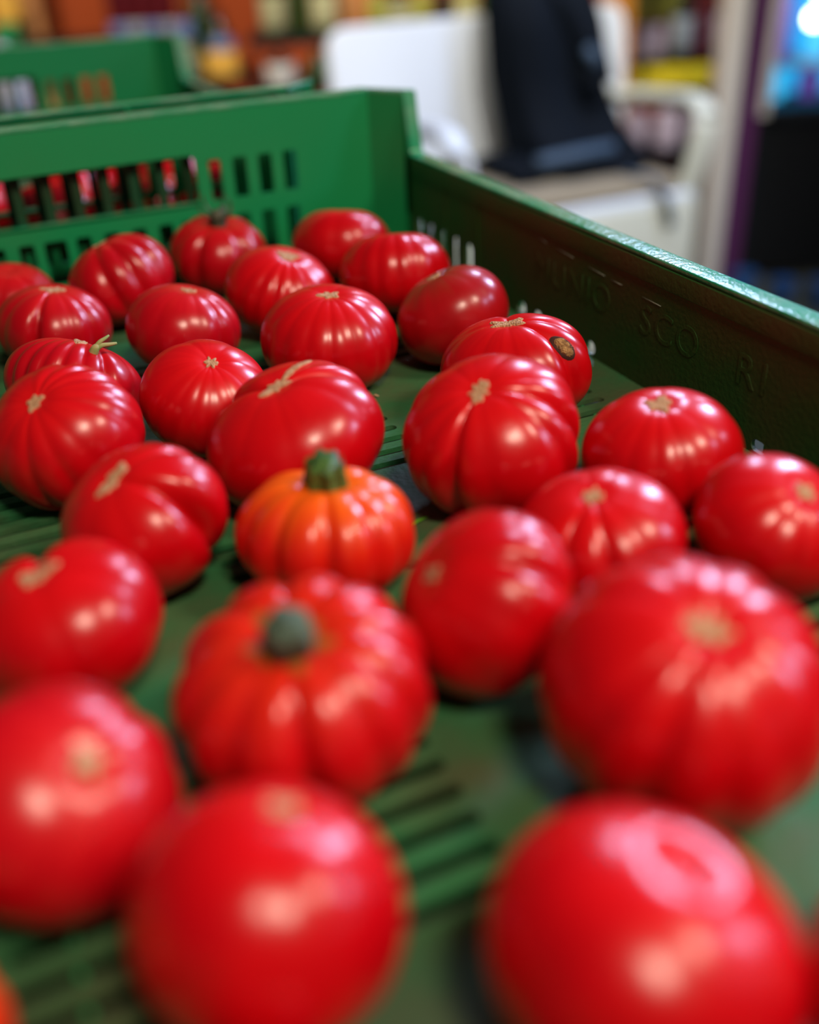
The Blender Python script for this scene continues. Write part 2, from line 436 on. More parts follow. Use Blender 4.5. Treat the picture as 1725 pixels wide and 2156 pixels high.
# ------------------------------------------------------------------ tomatoes
def surf(P, th, ph):
    sx = np.sin(ph); c = np.cos(ph); b = P['b']
    rad = np.abs(sx)**0.9
    z = b*np.sign(c)*np.abs(c)**0.95
    g = 0
    for deg, d, wd in P['gr']:
        dt = (th-math.radians(deg)+PI) % (2*PI)-PI
        g = g+d*np.exp(-np.sqrt((dt/math.radians(wd))**2+0.08)*1.6)*1.57
    cc = np.clip(-c, 0, 1)
    fade = np.clip(sx, 0, 1)**0.6*np.where(c < 0, 1-0.75*cc**1.5, 1.0)
    lob = 1.0
    for k, amp, p0 in P.get('lob', []): lob = lob+amp*np.cos(k*(th-math.radians(p0)))*np.clip(sx, 0, 1)
    lob = lob*(1+P.get('el', 0)*np.cos(2*(th-math.radians(P.get('ed', 0)))))
    s = 1-g*fade
    x = rad*np.cos(th)*s*lob; y = rad*np.sin(th)*s*lob
    z = z*(1-P.get('gz', .55)*g*fade)
    z = z-P.get('dim', .06)*np.exp(-(rad/P.get('dw', .22))**2)*(c > 0)+0.10*b*np.exp(-(rad/0.45)**2)*(c < 0)
    return np.stack([x, y, z], -1)
def tomato_mesh(P, nt=144, npz=72, seed=0):
    th = np.linspace(0, 2*PI, nt, endpoint=False); ph = np.linspace(.004, PI-.004, npz)
    TH, PH = np.meshgrid(th, ph)
    V = surf(P, TH, PH)*P['r']
    me = grid_mesh('tomato', V, True, True, True)
    rs = np.random.RandomState(seed)
    st = sum(rs.uniform(.3, 1)*np.cos(k*TH+rs.uniform(0, 6.3)) for k in (9, 14, 21, 29, 37))
    st = np.clip(st/2.2, -1, 1)
    a = me.attributes.new('pole', 'FLOAT', 'POINT'); a.data.foreach_set('value', np.cos(PH).ravel().astype(np.float32))
    a = me.attributes.new('streak', 'FLOAT', 'POINT'); a.data.foreach_set('value', st.ravel().astype(np.float32))
    return me
def patch(name, P, t0, p0, rfun, material, parent, lift=.0004, thick=.0005, rings=6, n=48):
    """irregular patch lying on the tomato skin around direction (t0,p0); rfun(angle) = angular radius"""
    ax = Vector((math.sin(p0)*math.cos(t0), math.sin(p0)*math.sin(t0), math.cos(p0)))
    u = Vector((math.cos(p0)*math.cos(t0), math.cos(p0)*math.sin(t0), -math.sin(p0))) if p0 > 1e-3 else Vector((1, 0, 0))
    v = ax.cross(u)
    V = np.zeros((rings+1, n, 3))
    for i in range(rings+1):
        for j in range(n):
            a = 2*PI*j/n; rr = rfun(a)*max(i, .02)/rings
            d = ax*math.cos(rr)+(u*math.cos(a)+v*math.sin(a))*math.sin(rr)
            V[i, j] = d
    ph = np.arccos(np.clip(V[..., 2], -1, 1)); th = np.arctan2(V[..., 1], V[..., 0])
    S = surf(P, th, ph)*P['r']
    lf = np.full((rings+1, n, 1), thick+lift); lf[-1] = -.0004
    rs = np.random.RandomState(3); lf[1:-1] += rs.uniform(-.0002, .0003, (rings-1, n, 1))
    S = S+V*lf
    return link_mesh(name, grid_mesh(name, S, True, True, False), material, parent)
def star(size, n=5, seed=0, el=1.0, ea=0.0):
    rs = random.Random(seed); ph = [rs.uniform(0, 6.28) for _ in range(3)]; am = [rs.uniform(.15, .35) for _ in range(3)]
    def f(a):
        k = 1+am[0]*math.cos(n*a+ph[0])+am[1]*math.cos((n+2)*a+ph[1])+.4*am[2]*math.cos(11*a+ph[2])
        e = 1/math.sqrt((math.cos(a-ea)/el)**2+(math.sin(a-ea)*el)**2)
        return size*max(k, .3)*e
    return f
T = {}
T[1]=dict(c=(-0.3340,-0.0524,0.0233),r=0.0317,b=0.754,q=(0.9949, 0.0814, 0.0533, -0.0264),gr=[(300,0.062,10.8),(340,0.037,10.8),(250,0.037,10.8)])
T[2]=dict(c=(-0.2585,-0.0830,0.0327),r=0.0394,b=0.781,q=(0.97, -0.1304, -0.1828, -0.0936),gr=[(262,0.12,11.700000000000001),(292,0.13,11.700000000000001),(322,0.11,11.700000000000001),(352,0.07,10.8),(30,0.07,10.8),(75,0.06,10.8),(200,0.1,11.700000000000001),(140,0.1,11.700000000000001)])
T[3]=dict(c=(-0.1743,-0.0426,0.0281),r=0.0389,b=0.757,q=(0.9893, 0.0702, 0.0366, -0.1223),gr=[(240,0.17,11.700000000000001),(303,0.17,11.700000000000001),(345,0.12,10.8),(195,0.14,10.8),(150,0.12,10.8),(105,0.12,10.8),(60,0.12,10.8),(22,0.12,10.8)],dim=0.14,dw=0.35)
T[4]=dict(c=(-0.0842,-0.0813,0.0302),r=0.0395,b=0.744,q=(0.9722, -0.1466, 0.0629, -0.1714),gr=[(260,0.031,14.4),(305,0.031,14.4),(210,0.025,14.4),(350,0.031,12.6),(90,0.05,14.4)],dim=0.12,dw=0.3)
T[5]=dict(c=(-0.0791,-0.1722,0.0316),r=0.0405,b=0.757,q=(0.9646, -0.167, 0.0311, -0.2019),gr=[(232,0.037,9.0),(252,0.043,9.0),(272,0.043,9.0),(293,0.037,9.0),(320,0.037,10.8),(200,0.031,10.8),(100,0.062,12.6),(20,0.031,10.8)],dim=0.12,dw=0.3)
T[6]=dict(c=(-0.1625,-0.1599,0.0296),r=0.0393,b=0.739,q=(0.977, 0.0811, 0.1233, -0.1541),gr=[(222,0.031,8.1),(240,0.056,8.1),(258,0.068,7.2),(276,0.056,8.1),(300,0.031,8.1),(330,0.043,9.0),(20,0.031,12.6),(120,0.037,10.8)])
T[7]=dict(c=(-0.3163,-0.1425,0.0268),r=0.0372,b=0.748,q=(0.9961, -0.0009, 0.08, -0.0373),gr=[(246,0.2,7.2),(205,0.056,10.8),(285,0.031,8.1),(310,0.068,8.1),(340,0.062,9.0),(20,0.031,10.8),(150,0.037,10.8)])
T[8]=dict(c=(-0.2415,-0.1952,0.0283),r=0.0370,b=0.766,q=(0.9873, -0.0038, 0.127, -0.095),gr=[(235,0.037,12.6),(280,0.031,12.6),(310,0.074,9.9),(340,0.056,10.8),(200,0.031,12.6),(60,0.025,12.6)])
T[9]=dict(c=(-0.1657,-0.2634,0.0297),r=0.0432,b=0.733,q=(0.9841, 0.0435, 0.0243, -0.1704),gr=[(200,0.037,10.8),(225,0.034,9.9),(248,0.037,9.0),(270,0.037,8.1),(290,0.031,8.1),(315,0.037,9.9),(340,0.043,10.8),(10,0.031,10.8),(60,0.031,10.8),(140,0.031,10.8)])
T[10]=dict(c=(-0.0818,-0.2690,0.0313),r=0.0373,b=0.792,q=(0.9457, -0.1029, -0.1959, -0.238),gr=[(230,0.019,14.4),(262,0.012,12.6),(318,0.019,12.6),(355,0.019,12.6)])
T[11]=dict(c=(-0.0900,-0.3640,0.0300),r=0.0417,b=0.738,q=(0.9613, -0.0176, -0.0829, -0.2621),gr=[(95,0.17,18.0),(322,0.16,10.8),(358,0.13,10.8),(235,0.037,12.6),(275,0.031,12.6),(180,0.037,12.6)],el=0.1,ed=-18)
T[12]=dict(c=(-0.3209,-0.2599,0.0312),r=0.0383,b=0.679,q=(0.956, -0.1809, 0.2309, 0.005),gr=[(196,0.056,6.3),(212,0.074,5.4),(228,0.05,4.5),(244,0.074,5.4),(262,0.062,5.4),(285,0.13,6.3),(318,0.025,9.0),(352,0.025,12.6),(100,0.037,10.8),(150,0.031,10.8)],el=0.03)
T[13]=dict(c=(-0.3364,-0.3316,0.0347),r=0.0405,b=0.782,q=(0.9636, 0.1676, -0.2083, 0.0059),gr=[(345,0.037,8.1),(8,0.13,9.0),(30,0.14,9.0),(52,0.13,9.0),(325,0.031,8.1),(285,0.025,10.8),(262,0.043,9.0),(235,0.056,8.1),(205,0.031,10.8),(80,0.037,10.8),(140,0.031,12.6)])
T[14]=dict(c=(-0.2581,-0.3117,0.0297),r=0.0366,b=0.774,q=(0.9725, 0.181, 0.0852, -0.1196),gr=[(200,0.025,10.8),(218,0.031,9.0),(235,0.031,9.0),(252,0.031,8.1),(270,0.025,8.1),(295,0.031,10.8),(325,0.037,10.8),(10,0.037,10.8),(60,0.025,10.8),(120,0.037,10.8)])
T[15]=dict(c=(-0.2315,-0.3867,0.0330),r=0.0475,b=0.674,q=(0.9807, 0.018, -0.1339, -0.1414),gr=[(152,0.34,11.700000000000001),(12,0.22,10.8),(38,0.05,9.0),(62,0.031,9.0),(235,0.019,14.4),(270,0.019,12.6),(330,0.025,10.8)],lob=[(2, 0.03, 60)],gz=0.85)
T[16]=dict(c=(-0.1488,-0.4426,0.0362),r=0.0454,b=0.761,q=(0.9524, 0.1408, -0.1439, -0.2291),gr=[(350,0.22,9.9),(12,0.056,9.0),(322,0.074,9.0),(240,0.2,8.1),(215,0.05,9.0),(192,0.043,9.0),(268,0.031,12.6),(60,0.031,10.8),(120,0.031,10.8),(160,0.031,10.8)])
T[17]=dict(c=(-0.0791,-0.4852,0.0284),r=0.0387,b=0.770,q=(0.9395, 0.0253, -0.0685, -0.3347),gr=[(248,0.037,9.9),(270,0.025,8.1),(290,0.043,9.9),(325,0.025,10.8),(215,0.025,10.8),(20,0.025,10.8),(90,0.025,10.8),(140,0.025,10.8)])
T[18]=dict(c=(-0.0791,-0.5615,0.0289),r=0.0341,b=0.779,q=(0.8799, 0.1873, 0.1624, -0.4053),gr=[(225,0.037,12.6),(262,0.056,10.8),(290,0.037,10.8),(190,0.025,12.6),(130,0.019,12.6)])
T[19]=dict(c=(-0.3182,-0.4296,0.0312),r=0.0384,b=0.763,q=(0.9769, 0.0709, -0.1965, -0.0441),gr=[(318,0.36,11.700000000000001),(20,0.13,9.9),(42,0.05,9.0),(65,0.043,9.0),(350,0.025,12.6),(265,0.019,12.6),(225,0.019,12.6),(180,0.025,12.6)])
T[20]=dict(c=(-0.2481,-0.4718,0.0271),r=0.0408,b=0.688,q=(0.9848, -0.0629, 0.0424, -0.1565),gr=[(268,0.12,8.1),(300,0.09,8.1),(325,0.11,8.1),(355,0.13,9.9),(30,0.13,10.8),(75,0.12,10.8),(120,0.12,10.8),(160,0.11,10.8),(200,0.13,9.9),(232,0.12,9.9)],dim=0.17,dw=0.34)
T[21]=dict(c=(-0.1478,-0.5336,0.0266),r=0.0371,b=0.724,q=(0.9468, 0.0554, -0.0954, -0.3023),gr=[(246,0.14,9.9),(282,0.13,8.1),(312,0.031,9.0),(60,0.031,10.8),(100,0.037,10.8),(200,0.031,10.8),(350,0.025,10.8)])
T[22]=dict(c=(-0.2161,-0.5586,0.0345),r=0.0369,b=0.769,q=(0.8831, -0.0066, -0.4342, -0.1775),gr=[(335,0.14,9.0),(5,0.05,9.0),(300,0.025,12.6),(262,0.019,12.6),(40,0.031,12.6)])
T[23]=dict(c=(-0.3622,-0.4877,0.0285),r=0.0373,b=0.761,q=(0.991, 0.0405, -0.1274, -0.0039),gr=[(80,0.5,13.5),(330,0.031,14.4),(20,0.031,12.6),(270,0.025,14.4),(180,0.037,12.6)],gz=0.95)
T[24]=dict(c=(-0.2948,-0.5720,0.0322),r=0.0458,b=0.715,q=(0.9862, 0.077, -0.0661, -0.1306),gr=[(268,0.17,8.1),(232,0.1,9.9),(300,0.08,8.1),(325,0.09,9.0),(355,0.13,9.9),(22,0.13,9.0),(52,0.13,9.0),(88,0.16,8.1),(130,0.13,9.0),(165,0.1,9.0),(200,0.1,9.9)],dim=0.2,dw=0.33)
T[25]=dict(c=(-0.1854,-0.6372,0.0383),r=0.0480,b=0.791,q=(0.9174, 0.1508, 0.0144, -0.3681),gr=[(262,0.13,10.8),(232,0.062,9.9),(292,0.056,9.0),(320,0.043,9.0),(205,0.037,10.8),(60,0.062,9.0),(90,0.056,9.0),(130,0.05,9.0),(20,0.043,10.8),(350,0.037,10.8),(165,0.037,10.8)],dim=0.08)
T[26]=dict(c=(-0.3791,-0.5859,0.0330),r=0.0372,b=0.794,q=(0.9493, 0.2389, 0.2019, -0.0308),gr=[(45,0.074,9.9),(10,0.037,9.9),(250,0.019,14.4),(300,0.019,14.4),(120,0.025,14.4)])
T[27]=dict(c=(-0.3346,-0.6536,0.0332),r=0.0371,b=0.872,q=(0.9753, -0.141, 0.1559, -0.0676),gr=[(255,0.019,16.2),(310,0.031,14.4),(200,0.019,16.2),(0,0.019,16.2)])
T[28]=dict(c=(-0.2524,-0.7075,0.0329),r=0.0410,b=0.769,q=(0.9232, -0.0601, 0.1744, -0.3372),gr=[(225,0.019,16.2),(300,0.019,16.2),(100,0.025,16.2)],dim=0.13,dw=0.2)
T[29]=dict(c=(-0.4325,-0.6442,0.0243),r=0.0309,b=0.819,q=(0.9838, 0.0288, 0.0835, 0.156),gr=[(250,0.062,10.8),(300,0.062,10.8),(0,0.062,10.8),(60,0.062,10.8),(120,0.062,10.8)])
T[30]=dict(c=(-0.1929,-0.7496,0.0296),r=0.0331,b=0.932,q=(0.8417, -0.0991, -0.031, -0.5299),gr=[(250,0.031,10.8),(200,0.031,10.8)])
T[31]=dict(c=(-0.3537,-0.7087,0.0287),r=0.0336,b=0.798,q=(0.9706, -0.2211, 0.0867, -0.0395),gr=[(250,0.031,10.8),(300,0.031,10.8)])
T[31]['r'] = .029; T[31]['c'] = (-.356, -.7165, .0255)
tomatoes = {}
def put_tomato(i, P, material, label, group=None, scar=None, nt=144, npz=72):
    o = link_mesh('tomato', tomato_mesh(P, nt, npz, seed=i), M[material])
    o.location = P['c']; o.rotation_mode = 'QUATERNION'; o.rotation_quaternion = Quaternion(P['q'])
    tag(o, label, 'tomato', group)
    if scar: patch('blossom_scar', P, 0, 0, scar, M['scar'], o)
    tomatoes[i] = o
    return o
R_ = math.radians
G = 'ribbed tomatoes lying in the front crate'
put_tomato(1, T[1], 'rose', 'red tomato at the left edge below the back wall\'s slots', G)
put_tomato(2, T[2], 'rose', 'deeply ribbed tomato tipped sideways, just left of the one with curled sepals', G, star(.10, 3, 2, 1.3, 1.2))
t3 = put_tomato(3, T[3], 'rose', 'lobed tomato with dark curled sepals against the crate\'s back wall', G)
put_tomato(4, T[4], 'red', 'smooth tomato in the far right corner of the crate', G)
put_tomato(5, T[5], 'red', 'tomato with fine pleats beside the slotted right wall, second from the far corner', G, star(.09, 4, 5, 1.2))
put_tomato(6, T[6], 'red', 'pleated tomato in front of the one with curled sepals, small triangular scar on top', G, star(.15, 3, 6))
put_tomato(7, T[7], 'rose', 'dusky tomato at the left edge with one deep dark crease down its front', G, star(.12, 4, 7, 1.4))
put_tomato(8, T[8], 'rose', 'round tomato with a tiny scar, in the second row right of the deeply creased one', G, star(.08, 4, 8, 1.2))
put_tomato(9, T[9], 'red', 'broad evenly ribbed tomato in the middle of the second row, small flat star scar', G, star(.09, 5, 9, 1.3))
put_tomato(10, T[10], 'dark', 'smooth darker red tomato by the right wall, brownish shoulder', G, star(.08, 3, 10))
t11 = put_tomato(11, T[11], 'red', 'wide lobed tomato with an oval brown scab, against the right wall', G, star(.13, 6, 11, 1.7, 0.0))
t12 = put_tomato(12, T[12], 'rose', 'sharply pleated tomato with a dried green stub, partly hidden at the left', G)
put_tomato(13, T[13], 'red', 'large ribbed tomato in front of the one with the dried stub, at the left edge', G, star(.085, 3, 23, 1.2, .8))
put_tomato(14, T[14], 'red', 'finely ribbed tomato with a small pale star scar, behind the one with the long crack', G, star(.075, 6, 14))
t15 = put_tomato(15, T[15], 'red', 'big lobed tomato with a long pale healed crack over its top', G, star(.10, 3, 15, 1.5, .5))
put_tomato(16, T[16], 'red', 'large deeply folded tomato in front of the one with the brown scab', G, star(.10, 5, 16, 1.5, 1.2))
put_tomato(17, T[17], 'red', 'round tomato with a forked pale scar, alone against the lower right wall', G, star(.13, 3, 17, 1.1, 1.5))
put_tomato(18, T[18], 'red', 'tomato cut by the right picture edge, in front of the one with the forked scar', G, star(.10, 4, 18))
put_tomato(19, T[19], 'red', 'heart-lobed tomato with an oblong tan scar, left of the orange one', G, star(.12, 2, 19, 1.6, .7))
t20 = put_tomato(20, T[20], 'orange', 'orange shouldered ribbed tomato with a short green stem', G)
put_tomato(21, T[21], 'red', 'tomato with two forked bright creases, behind the big one at the lower right', G, star(.09, 4, 21))
put_tomato(22, T[22], 'red', 'plain upright tomato lying on its side right of the orange one', G, star(.075, 4, 22))
put_tomato(23, T[23], 'red', 'cleft heart-shaped tomato at the left edge, blurred, above the bottom left pair', G, star(.12, 3, 23, 1.4))
t24 = put_tomato(24, T[24], 'amber', 'big pumpkin-ribbed tomato with a thick grey-green stem', G)
put_tomato(25, T[25], 'red', 'largest ribbed tomato, blurred at the lower right', G, star(.10, 4, 25, 1.3))
put_tomato(26, T[26], 'rose', 'blurred smooth tomato at the lower left edge with a faint round scar', G, star(.10, 4, 26))
put_tomato(27, T[27], 'red', 'very blurred smooth round tomato at the bottom centre left', G, star(.10, 4, 27))
put_tomato(28, T[28], 'red', 'nearest very blurred tomato with a dimpled top at the bottom right', G)
put_tomato(29, T[29], 'orange', 'sliver of an orange-red tomato in the bottom left picture corner', G)
put_tomato(30, T[30], 'red', 'sliver of a dark red tomato at the lower right picture edge', G)
put_tomato(31, T[31], 'red', 'top of a tomato just showing at the bottom picture edge', G)

# -- stems, sepals, scab, crack (sepals belong to the stem they grow from)
def pole_z(P): return float(surf(P, np.array(0.), np.array(.001))[2])*P['r']
def sepal(parent, z0, ang, length, curl, wdt, material):
    pts = []
    for k in range(8):
        t = k/7; rr = .002+length*math.sin(t*curl)/curl; zz = z0+.001+length*(1-math.cos(t*curl))/curl
        pts.append((rr*math.cos(ang+.3*t), rr*math.sin(ang+.3*t), zz))
    tube('sepal', pts, [wdt*(1-.85*(k/7)) for k in range(8)], material, parent, n=8, flat=.35)
z = pole_z(T[3])
s3 = tube('stem', smooth_path([(0, 0, z-.004), (.0005, 0, z+.006), (-.001, .001, z+.012)], 4), [.0062]*4+[.005]*4+[.003], M['sepal'], t3, n=12, rib=.12)
for k, (a, l, cv) in enumerate(((-.1, .025, 2.9), (.9, .022, 2.5), (2.2, .020, 1.8), (3.2, .018, 1.3), (4.1, .016, .9), (5.3, .017, 1.2))):
    sepal(s3, z+.006, a, l, cv, .0036, M['sepal'])
z = pole_z(T[20])
p = smooth_path([(0, 0, z-.006), (0, -.001, z+.002), (-.0005, -.004, z+.0095), (-.001, -.007, z+.0145)], 5)
s20 = tube('stem', p, [.0098-.0030*(k/(len(p)-1)) for k in range(len(p))], M['stem'], t20, n=48, rib=.17, nr=6)
sepal(s20, z, .5, .017, 1.9, .0022, M['sepal'])
sepal(s20, z, 2.6, .008, .6, .0022, M['stem'])
z = pole_z(T[24])
p = smooth_path([(0, 0, z-.008), (0, -.001, z+.001), (.0005, -.004, z+.010), (.001, -.006, z+.0165)], 5)
tube('stem', p, [.0092-.0020*(k/(len(p)-1)) for k in range(len(p))], M['stemgrey'], t24, n=40, rib=.1, nr=5)
patch('stem_ring', T[24], 0, 0, star(.26, 5, 3), mat('stem_ring_brown', (.35, .10, .01), .6, .3), t24, lift=.0001, thick=.0002)
patch('healed_crack', T[15], R_(47), .30, lambda a: .30/math.sqrt(math.cos(a)**2+(math.sin(a)*9)**2)*(1+.15*math.cos(7*a)), M['scar'], t15, thick=.0003, n=72)
patch('scab_rim', T[11], R_(-33), .96, lambda a: .29/math.sqrt(math.cos(a)**2+(math.sin(a)*2.9)**2), M['scabrim'], t11, lift=.0003, thick=.0006)
patch('scab', T[11], R_(-33), .96, lambda a: .235/math.sqrt(math.cos(a)**2+(math.sin(a)*3.5)**2)*(1+.06*math.cos(9*a)), M['scab'], t11, lift=.0008, thick=.0008)
patch('blossom_scar', T[12], R_(-120), .18, lambda a: .42/math.sqrt(math.cos(a-.3)**2+(math.sin(a-.3)*5)**2)*(1+.2*math.cos(9*a)), M['scar'], t12, thick=.0004, n=72)
s = surf(T[12], np.array(R_(-88)), np.array(.72))*T[12]['r']; s = Vector([float(v) for v in s])
for dx, dz, rr in ((.006, .011, .0016), (.011, .008, .0018), (.001, .004, .003)):
    tube('dried_stub', smooth_path([s+Vector((0, .002, -.003)), s+Vector((dx*.2, -.001, dz*.45)), s+Vector((dx*.7, -.001, dz*.8)), s+Vector((dx, 0, dz))], 4),
         [rr*(1-.6*k/12) for k in range(13)], M['dry'], t12, n=8)

# -- tomatoes in the rear crate
rs = random.Random(11); q = 0
for gx, gy in ((-.112, .155), (-.195, .14), (-.275, .15), (-.36, .14), (-.45, .15), (-.145, .24), (-.24, .235), (-.33, .24), (-.42, .24), (-.12, .34), (-.22, .33), (-.32, .34)):
    P = dict(r=rs.uniform(.036, .041), b=.76, gr=[(k*40+rs.uniform(-8, 8), rs.uniform(.05, .14), 11) for k in range(9)])
    P['c'] = (gx, gy, P['r']*.76*.93); P['q'] = Quaternion((rs.uniform(-.15, .15), rs.uniform(-.15, .15), 1), rs.uniform(0, 6))
    put_tomato(100+q, P, 'amber' if q == 1 else 'rose' if q % 2 else 'red', 'tomato in the rear crate, glimpsed through the front crate\'s wall slots', 'tomatoes in the rear crate', None, 72, 36)
    q += 1

# scraps of leaf and dirt on the crate floor
def scrap(name, x, y, l, a, material, label, cat, g=None):
    o = tube(name, [(0, 0, .0008), (l*.4, .0006, .0016), (l, 0, .0010)], [.0004, .0012, .0003], material, None, n=8, flat=.5)
    o.location = (x, y, 0); o.rotation_euler = (0, 0, a); tag(o, label, cat, g)
scrap('leaf_scrap', -.196, -.446, .012, .35, M['leaf'], 'bright green leaf scrap on the crate floor right of the orange tomato', 'leaf')
scrap('leaf_scrap', -.108, -.418, .007, .2, M['leaf'], 'tiny bright green leaf scrap between the folded tomato and the one with a forked scar', 'leaf')
scrap('dirt_crumb', -.152, -.296, .004, -.6, M['scar'], 'tan crumb on the bare floor strip behind the slots', 'debris')
scrap('dirt_crumb', -.160, -.322, .003, .9, M['scabrim'], 'dark crumb beside the first floor slot', 'debris')
# ------------------------------------------------------------------ white garden armchair with a jacket
chair = empty('garden_armchair', (1.0, 1.5, FLOOR)); tag(chair, 'white plastic garden armchair behind the crates, jacket over its back', 'chair')
# backrest: rounded plate, leaning back a little
mx = Matrix.Translation((0, .20, .42)) @ Matrix.Rotation(R_(-6), 4, 'X') @ XZ
plate('backrest', rrect(-.40, 0, .462, .375, .05, 6), [], .02, mx, M['whitep'], chair, bevel=.006)
box('seat', (-.36, -.27, .385), (.36, .21, .415), M['whitep'], chair, bev=.012)
box('apron', (-.34, -.272, .03), (.372, -.235, .40), M['cream'], chair, bev=.012)
box('side_panel', (.342, -.24, .03), (.372, .20, .40), M['cream'], chair, bev=.01)
box('side_panel', (-.34, -.24, .03), (-.31, .20, .40), M['cream'], chair, bev=.01)
for s in (-1, 1):
    x = .375 if s > 0 else -.305
    path = smooth_path([(x, .20, .572), (x*1.01, .05, .592), (x*1.02, -.10, .606), (x*1.01, -.21, .612), (x*1.0, -.262, .585), (x*.97, -.262, .50), (x*.93, -.24, .39)], 6)
    tube('armrest', path, [.034]*len(path), M['cream'] if s > 0 else M['whitep'], chair, n=14, flat=.6)
for x in (-.31, .31):
    for y in (-.23, .17): box('leg', (x-.02, y-.02, 0), (x+.02, y+.02, .04), M['cream'], chair)
cush = box('seat_cushion', (.70, 1.24, FLOOR+.416), (1.32, 1.66, FLOOR+.452), M['cushion'], None, bev=.014)
tag(cush, 'flat tan seat cushion on the white garden armchair', 'cushion')

jk = empty('jacket', (1.11, 1.62, FLOOR+.46)); tag(jk, 'dark navy jacket draped over the white armchair', 'jacket')
def drape(name, rows, material, folds=.012, seed=1, n=36):
    rs = np.random.RandomState(seed); ph = rs.uniform(0, 6, 3); V = np.zeros((len(rows), n, 3))
    a = np.linspace(0, 2*PI, n, endpoint=False)
    for i, (z, x0, x1, y0, y1) in enumerate(rows):
        f = 1+folds/.1*(np.cos(5*a+ph[0]+i*.25)*.5+np.cos(9*a+ph[1]-i*.2)*.35+np.cos(14*a+ph[2])*.2)
        V[i, :, 0] = (x0+x1)/2+(x1-x0)/2*np.sign(np.cos(a))*np.abs(np.cos(a))**.7*f
        V[i, :, 1] = (y0+y1)/2+(y1-y0)/2*np.sign(np.sin(a))*np.abs(np.sin(a))**.7*f
        V[i, :, 2] = z
    return link_mesh(name, grid_mesh(name, V, True, True, True), material, jk)
drape('jacket_body', [(.46, -.02, .06, .0, .10), (.44, -.08, .12, -.04, .13), (.38, -.12, .11, -.08, .09), (.30, -.12, .135, -.09, .07), (.22, -.115, .18, -.09, .06),
                      (.14, -.10, .21, -.10, .055), (.07, -.09, .24, -.14, .055), (.03, -.09, .26, -.20, .055), (.0, -.07, .27, -.20, .05)], M['jacket'])
tube('sleeve', smooth_path([(.03, .02, .47), (.08, -.02, .40), (.115, -.05, .31), (.125, -.07, .23), (.13, -.09, .17)], 6), [.055, .058, .06, .06, .06]+[.055]*20, M['jacket'], jk, n=18, rib=.06, nr=4)
tube('sleeve', smooth_path([(-.02, -.03, .43), (.05, -.07, .36), (.10, -.09, .27), (.12, -.10, .20), (.12, -.10, .14)], 6), [.03]*25, M['jacket'], jk, n=18, rib=.08, nr=4)
tube('cuff_patch', [(.085, -.125, .27), (.105, -.13, .245), (.11, -.13, .225)], [.012, .02, .012], M['jacket2'], jk, n=12)
drape('jacket_hem', [(.030, -.17, .22, -.26, -.02), (.018, -.20, .24, -.29, .0), (-.002, -.20, .24, -.29, .0)], M['jacket'], .02, 4)
tube('hem_fold', smooth_path([(-.14, -.27, .045), (-.02, -.28, .055), (.09, -.25, .05)], 6), [.016]*13, M['jacket2'], jk, n=12)
tube('strap', smooth_path([(.10, -.30, .0), (.13, -.375, -.01), (.145, -.405, -.05), (.17, -.405, -.12)], 6), [.014]*19, M['jacket2'], jk, n=10, flat=.4)

# ------------------------------------------------------------------ drinks fridge, purple panel
def bgo(name, u, d, z=FLOOR):
    o = empty(name); o.matrix_world = BG @ Matrix.Translation((u, d, z)); return o
fr = bgo('drinks_fridge', 1.045, 3.10); tag(fr, 'black drinks fridge with blue lit glass door at the right', 'fridge')
box('cabinet_side', (.0, .0, 0), (.03, .32, 1.9), M['black'], fr)
box('cabinet_side', (.67, .0, 0), (.70, .32, 1.9), M['black'], fr)
box('cabinet_back', (.03, .29, .5), (.67, .32, 1.9), M['glowblue'], fr)
box('cabinet_floor', (.03, .02, .47), (.67, .29, .49), M['black'], fr)
box('grille_panel', (.03, .0, .03), (.67, .04, .47), M['grille'], fr)
for k in range(12): box('grille_slat', (.05, -.006, .06+k*.033), (.65, .0, .075+k*.033), M['grille'], fr)
box('door_frame', (.0, -.03, .49), (.03, .0, 1.9), M['post'], fr, bev=.004)
box('door_frame', (.03, -.03, .49), (.67, .0, .51), M['black'], fr, bev=.003)
for z_ in (.62, .95, 1.28): box('shelf', (.03, .04, z_-.008), (.67, .28, z_), M['lab_s'], fr)
lathe('fridge_lamp', [(.001, -.022), (.016, -.016), (.022, 0), (.016, .016), (.001, .022)], M['glow'], fr, (.14, .02, .735), 16)
lathe('fridge_lamp', [(.001, -.03), (.012, -.026), (.014, 0), (.012, .026), (.001, .03)], M['glow'], fr, (.145, .03, .82), 16)
bprof = [(.0, 0), (.030, .0), (.032, .01), (.032, .13), (.028, .16), (.013, .20), (.012, .235), (.0, .236)]
n_ = 0
for zz in (.512, .622):
    for k in range(5):
        col = ('cyan', 'violet', 'cyan', 'cyan', 'violet')[k] if zz < .6 else ('violet', 'cyan', 'cyan', 'violet', 'cyan')[k]
        pr = [(max(r_, .001), z_*(.42 if zz < .6 else 1.0)) for r_, z_ in bprof]
        b = lathe('drink_bottle', pr, M[col]); b.matrix_world = BG @ Matrix.Translation((1.045+.085+k*.11, 3.10+.13, FLOOR+zz))
        tag(b, 'backlit drink bottle behind the fridge\'s blue glass', 'bottle', 'bottles in the drinks fridge')
tag(box('purple_panel', (0, 0, 0), (.058, .10, 2.0), M['purple'], None), 'tall narrow purple panel between the white post and the fridge', 'panel').matrix_world = BG @ Matrix.Translation((.980, 3.06, FLOOR))
